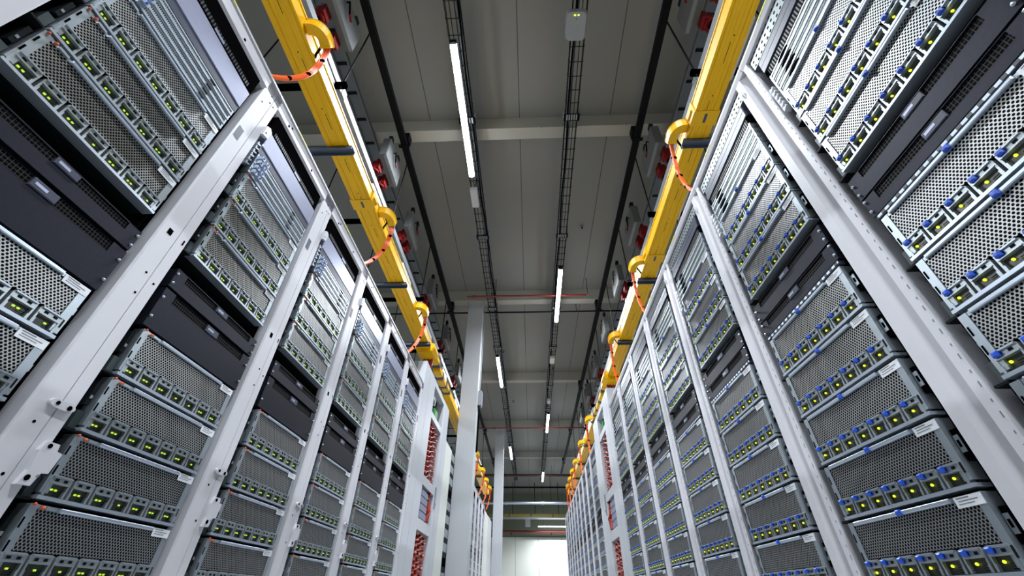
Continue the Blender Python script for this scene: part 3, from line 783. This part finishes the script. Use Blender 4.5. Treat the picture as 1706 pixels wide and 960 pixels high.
for s, x, nm in ((-1, -1.47, 'left'), (1, 1.36, 'right')):
    t = thing('busbar_trunking', 'pale grey busbar trunking lying on the struts above the %s racks' % nm, 'busbar', (x, -.5, 3.242+CZ))
    b = MB(); b.prism([(0, 0), (s*.10, 0), (s*.10, .075), (s*.075, .085), (s*.025, .085), (0, .075)], 'y', 0, 14, 'grey'); link('trunk', b.mesh('trunk'), t)
    for k in range(9):
        b = MB(); b.box(-s*.006, s*.106, k*1.5+.6, k*1.5+.66, -.0008, .088, 'galv'); link('joint_collar', b.mesh('joint_collar'), t)
    for i, y in enumerate((1.10, 2.48, 3.65, 5.0, 6.4, 7.8, 9.2)):
        q = thing('meter_box', '%s white meter box clipped under the %s busbar' % (ORD[i], nm), 'meter box', (x+s*.01, y, 3.0517+CZ), 0, 'white boxes under the %s busbar' % nm)
        b = MB(); b.box(0, s*.16, 0, .42, 0, .19, 'white2'); link('body', b.mesh('body', bevel=.008), q)
        b = MB(); b.box(-s*.001, -s*.003, .03, .39, .02, .17, 'white2'); b.box(-s*.003, -s*.0036, .20, .204, .02, .17, 'ink'); link('cover', b.mesh('cover'), q)
        b = MB(); b.box(-s*.0036, -s*.0046, .30, .33, .07, .10, 'yellowtag'); b.box(s*.03, s*.09, .36, .39, -.003, -.0006, 'yellowtag'); tag(link('warning_label', b.mesh('warning_label'), q), 'small yellow warning label')
        b = MB(); b.box(s*.0, s*.14, .02, .12, -.006, -.0006, 'sticker'); link('display', b.mesh('display'), q)
    t = thing('cable_ladder', 'grey cable ladder under the ceiling behind the %s black channel' % nm, 'cable ladder', (s*1.75 if s < 0 else 1.66, -.5, 4.26+CZ))
    for dx in (0, s*.13):
        b = MB(); b.box(dx-.01, dx+.01, 0, 14, 0, .05, 'boxd'); link('side_rail', b.mesh('side_rail'), t)
    me = MB().box(s*.011, s*.119, 0, .03, .01, .02, 'channel').mesh('rung')
    link('base', MB().box(s*.0105, s*.1195, 0, 14, .021, .024, 'boxd').mesh('base'), t)
    for i in range(46): link('rung', me, t, (0, .2+i*.3, 0))
    for k, y in enumerate((1.8, 5.2, 8.6, 12.0)):
        b = MB(); b.cyl((s*.065, y), .006, 'z', .02, .338, 'channel', 6); link('rod', b.mesh('rod'), t)

# ------------------------------------------------------------------ wire baskets with the light lines
def basket(x0, x1, z, nm):
    t = thing('wire_basket_tray', 'wire basket cable tray of the %s ceiling line' % nm, 'cable tray', (x0, -5, z+CZ))
    w = x1-x0; b = MB(); L_ = 24.5
    for dx, dz in ((0, .0), (w*.33, 0), (w*.66, 0), (w, 0), (0, .06), (w, .06)): b.box(dx-.0035, dx+.0035, 0, L_, dz-.0035, dz+.0035, 'dark')
    link('long_wire', b.mesh('long_wire'), t)
    b = MB()
    for i in range(int(L_/.14)):
        y = i*.14; b.box(-.003, w+.003, y, y+.006, -.009, -.0036, 'dark'); b.box(-.0065, -.0036, y, y+.006, -.009, .06, 'dark'); b.box(w+.0036, w+.0065, y, y+.006, -.009, .06, 'dark')
    tag(link('cross_wire', b.mesh('cross_wire'), t), kind='stuff')
    for q in range(2):
        b = MB()
        pts = [(w*((.74 if nm == 'left' else .22)+.13*q)+.008*math.sin(i*1.7+q), i*L_/60, .014+.004*math.cos(i*2.1+q)) for i in range(61)]
        b.tube(pts, .010, 'black' if q != (0 if nm == 'left' else 1) else 'strap', 6)
        link('cable', b.mesh('cable', smooth=True), t)
    b = MB()
    for y in (2.44, 4.27, 6.10, 7.55, 9.5, 11.0, 12.9, 14.0, 16.1, 17.4, 19.2):
        b = MB(); yy = y+5; b.box(-.022, w+.022, yy-.04, yy+.04, -.022, -.0095, 'channel'); b.box(-.022, -.008, yy-.04, yy+.04, -.022, .08, 'grey'); b.box(w+.008, w+.022, yy-.04, yy+.04, -.022, .08, 'grey')
        for q in range(5): b.box(w*.05+q*w*.2, w*.05+q*w*.2+w*.11, yy-.035, yy+.03, -.0235, -.0221, 'grey')
        link('clamp', b.mesh('clamp'), t)
    for y in (1.2, 5.8, 8.9, 12.9, 16.4, 19.3): link('hanger_rod', MB().cyl((w*.5, y+5), .005, 'z', .0, 4.6-z-.001, 'channel', 6).mesh('hanger_rod'), t)
    return t
basket(-.700, -.560, 4.24, 'left')
basket(.455, .585, 4.24, 'right')
# wireless device on the right line
t = thing('wireless_access_point', 'white rounded access point with two green lights on the right ceiling line', 'access point', (.475, 1.48, 4.06+CZ))
def rounded(w, l, z0, z1, k, r=.35, tp=.85):
    P = []; n = 32
    for i in range(n):
        a = 2*PI*i/n; cx = abs(math.cos(a))**r*(1 if math.cos(a) > 0 else -1); sx_ = abs(math.sin(a))**r*(1 if math.sin(a) > 0 else -1)
        P.append((cx*w, sx_*l))
    b = MB(); n0 = len(P)
    V = [(x*tp, y*.95, z0) for x, y in P]+[(x, y, z0+(z1-z0)*.4) for x, y in P]+[(x, y, z1) for x, y in P]
    F = [tuple(range(n0))[::-1], tuple(range(2*n0, 3*n0))]
    for q in (0, 1):
        for i in range(n0): j = (i+1) % n0; F.append((q*n0+i, q*n0+j, (q+1)*n0+j, (q+1)*n0+i))
    b.poly(V, F, k); return b
link('body', rounded(.094, .122, -.02, .03, 'grey').mesh('body', smooth=True), t)
b = MB(); b.box(-.028, -.010, -.096, -.084, -.0215, -.0203, 'ledy'); b.box(.004, .020, -.096, -.084, -.0215, -.0203, 'ledy'); tag(link('status_light', b.mesh('status_light'), t), 'green status lights')
b = MB(); b.cyl((-.002, -.060), .010, 'z', -.0212, -.0203, 'ink', 12); b.cyl((.018, .005), .005, 'z', -.0212, -.0203, 'ink', 8); b.box(-.012, .012, .030, .034, -.0212, -.0203, 'ink'); link('marking', b.mesh('marking'), t)
b = MB(); b.box(-.03, .03, -.02, .02, .031, .150, 'dark'); link('mount', b.mesh('mount'), t)
for (x, y, z, sx, sy_, lb, k) in ((-.657, 3.47, 4.13, .045, .15, 'white junction box on the left ceiling line after the nearest light', 'white2'),
        (.52, 8.0, 4.14, .05, .13, 'beige junction box on the right ceiling line', 'cream'), (.52, 10.3, 4.14, .04, .12, 'small pale junction box farther on the right ceiling line', 'white2')):
    t = thing('junction_box', lb, 'junction box', (x, y, z+CZ))
    b = MB(); b.box(-sx, sx, -sy_, sy_, 0, .06, k); link('body', b.mesh('body', bevel=.006), t)
    b = MB(); b.box(-sx*.85, sx*.85, -sy_*.9, sy_*.9, -.004, -.0005, k); link('lid', b.mesh('lid'), t)
    link('mount', MB().cyl((0, 0), .006, 'z', .0605, 4.6-z-.0005, 'channel', 6).mesh('mount'), t)
# small fixings on the ceiling
for i, (x, y) in enumerate(((-.66, 4.60), (.86, 4.45), (-.56, 8.35), (.60, 9.2), (-.45, 11.3), (.55, 11.6))):
    b = MB(); b.cyl((0, 0), .028, 'z', -.02, 0, 'ink', 10); b.cyl((0, 0), .012, 'z', -.05, -.0201, 'dark', 8)
    tag(link('ceiling_detector', b.mesh('ceiling_detector'), None, (x, y, ZC-.001)), '%s small dark fitting stuck on the ceiling panels, %s of the middle' % (ORD[i//2], 'left' if x < 0 else 'right'), 'ceiling fitting')

# ------------------------------------------------------------------ cross pipes
def xpipe(name, label, cat, y, z, r, k, x0, x1, fl=True, wide=None):
    t = thing(name, label, cat, (x0, y, z+CZ))
    b = MB(); b.cyl((0, 0), r, 'x', 0, x1-x0, k, 14); link('pipe', b.mesh('pipe', smooth=True), t)
    if fl:
        n = int((x1-x0)/1.6)
        for i in range(n+1):
            b = MB(); b.cyl((0, 0), r*1.35, 'x', i*1.6+.1, i*1.6+.16, k, 14); link('coupling', b.mesh('coupling', smooth=True), t)
        me = MB().cyl((0, 0), .005, 'z', r+.001, 4.6-z-.002, 'channel', 6).mesh('hanger_rod')
        for i in range(n+1): link('hanger_rod', me, t, (i*1.6+.5, 0, 0))
    return t
xpipe('sprinkler_pipe', 'thin red pipe crossing the aisle just before the column', 'pipe', 5.72, 4.22, .017, 'redpipe', -1.05, 1.02)
xpipe('conduit_pipe', 'thin black conduit crossing the aisle beyond the second beam', 'conduit', 6.22, 4.22, .014, 'channel', -6, 6)
xpipe('sprinkler_pipe', 'thin red pipe crossing the hall beyond the fourth beam', 'pipe', 12.45, 4.20, .020, 'redpipe', -6, 6)
xpipe('sprinkler_pipe', 'brownish red pipe crossing the hall behind the last ceiling light', 'pipe', 18.3, 4.2, .05, 'brown', -6, 6)
xpipe('conduit_pipe', 'thick black bar crossing the hall near its far end', 'conduit', 20.3, 4.15, .035, 'channel', -6, 6)
t = xpipe('air_duct', 'round steel duct with a bright reflection crossing the far end', 'duct', 19.8, 3.42, .055, 'silverb', -6, 6)
t = xpipe('sprinkler_pipe', 'bright red pipe along the far wall above the white panels', 'pipe', 23.4, 2.77, .05, 'redpipe', -6, 6, fl=False)
for x in range(1, 12, 2): link('wall_bracket', MB().box(x-.02, x+.02, .0, Y1-23.4-.001, -.062, -.0505, 'channel').mesh('wall_bracket'), t, (0, 0, 0))
t = thing('cable_tray', 'yellow cable tray crossing the hall before the far wall', 'cable tray', (-6, 21.3, 3.10+CZ))
b = MB(); b.box(0, 12, 0, .006, 0, .13, 'dullyellow')
for i in range(60): b.box(i*.2, i*.2+.03, -.012, -.001, .0, .13, 'dark' if i % 5 == 0 else 'dullyellow')
link('side', b.mesh('side'), t)
b = MB(); b.box(0, 12, .007, .40, 0, .01, 'dullyellow'); link('base', b.mesh('base'), t)
b = MB(); b.box(0, 12, -.02, .42, -.03, -.002, 'galv'); link('support_rail', b.mesh('support_rail'), t)
for x in (5.15, 6.2, 7.3, 9.0, 3.0): link('hanger', MB().box(x-.012, x+.012, .2, .224, .011, 4.6-3.10-.002, 'channel').mesh('hanger'), t)
b = MB().box(-.12, .12, -.06, .06, 0, .32, 'white2')
tag(link('wall_box', b.mesh('wall_box', bevel=.01), None, (-.15, 22.6, 2.88+CZ)), 'small white box hanging before the far wall', 'box')
t = thing('junction_box', 'grey junction box on the side of the nearest column', 'junction box', (-.8045, 6.16, 2.44+CZ))
b = MB(); b.box(0, .06, 0, .14, 0, .24, 'grey'); link('body', b.mesh('body', bevel=.006), t)
b = MB(); b.cyl((.02, .04), .010, 'z', .241, 1.9, 'galv', 8); b.cyl((.02, .04), .012, 'z', -.7, -.001, 'black', 8); link('conduit', b.mesh('conduit'), t)
# hanging plug ends beside the left duct
for i, (y, dy) in enumerate(((.86, .0), (.93, .02), (2.02, 0), (2.10, .02), (3.25, 0))):
    t = thing('hanging_plug', '%s blue and white cable plug lying above the left racks' % ORD[i], 'plug', (-1.20, y, 1.775+CZ), 0, 'loose cable plugs above the left racks')
    b = MB(); b.tube([(-.20, -.02, .0), (-.12, .0, .03), (-.06, .01, .10)], .009, 'black', 8); link('cable', b.mesh('cable', smooth=True), t)
    b = MB(); b.tube([(-.06, .01, .101), (-.02, .02, .15)], .016, 'blue', 8); link('body', b.mesh('body', smooth=True), t)
    b = MB(); b.tube([(-.02, .02, .151), (.0, .025, .18)], .012, 'label', 8); link('tip', b.mesh('tip', smooth=True), t)

# ------------------------------------------------------------------ world and view
wd = bpy.data.worlds.new('world'); S.world = wd; wd.use_nodes = True
wd.node_tree.nodes['Background'].inputs[0].default_value = (.8, .85, 1, 1); wd.node_tree.nodes['Background'].inputs[1].default_value = .02
S.view_settings.view_transform = 'Standard'; S.view_settings.look = 'None'; S.view_settings.gamma = 1
S.view_settings.use_curve_mapping = False; S.view_settings.exposure = .95
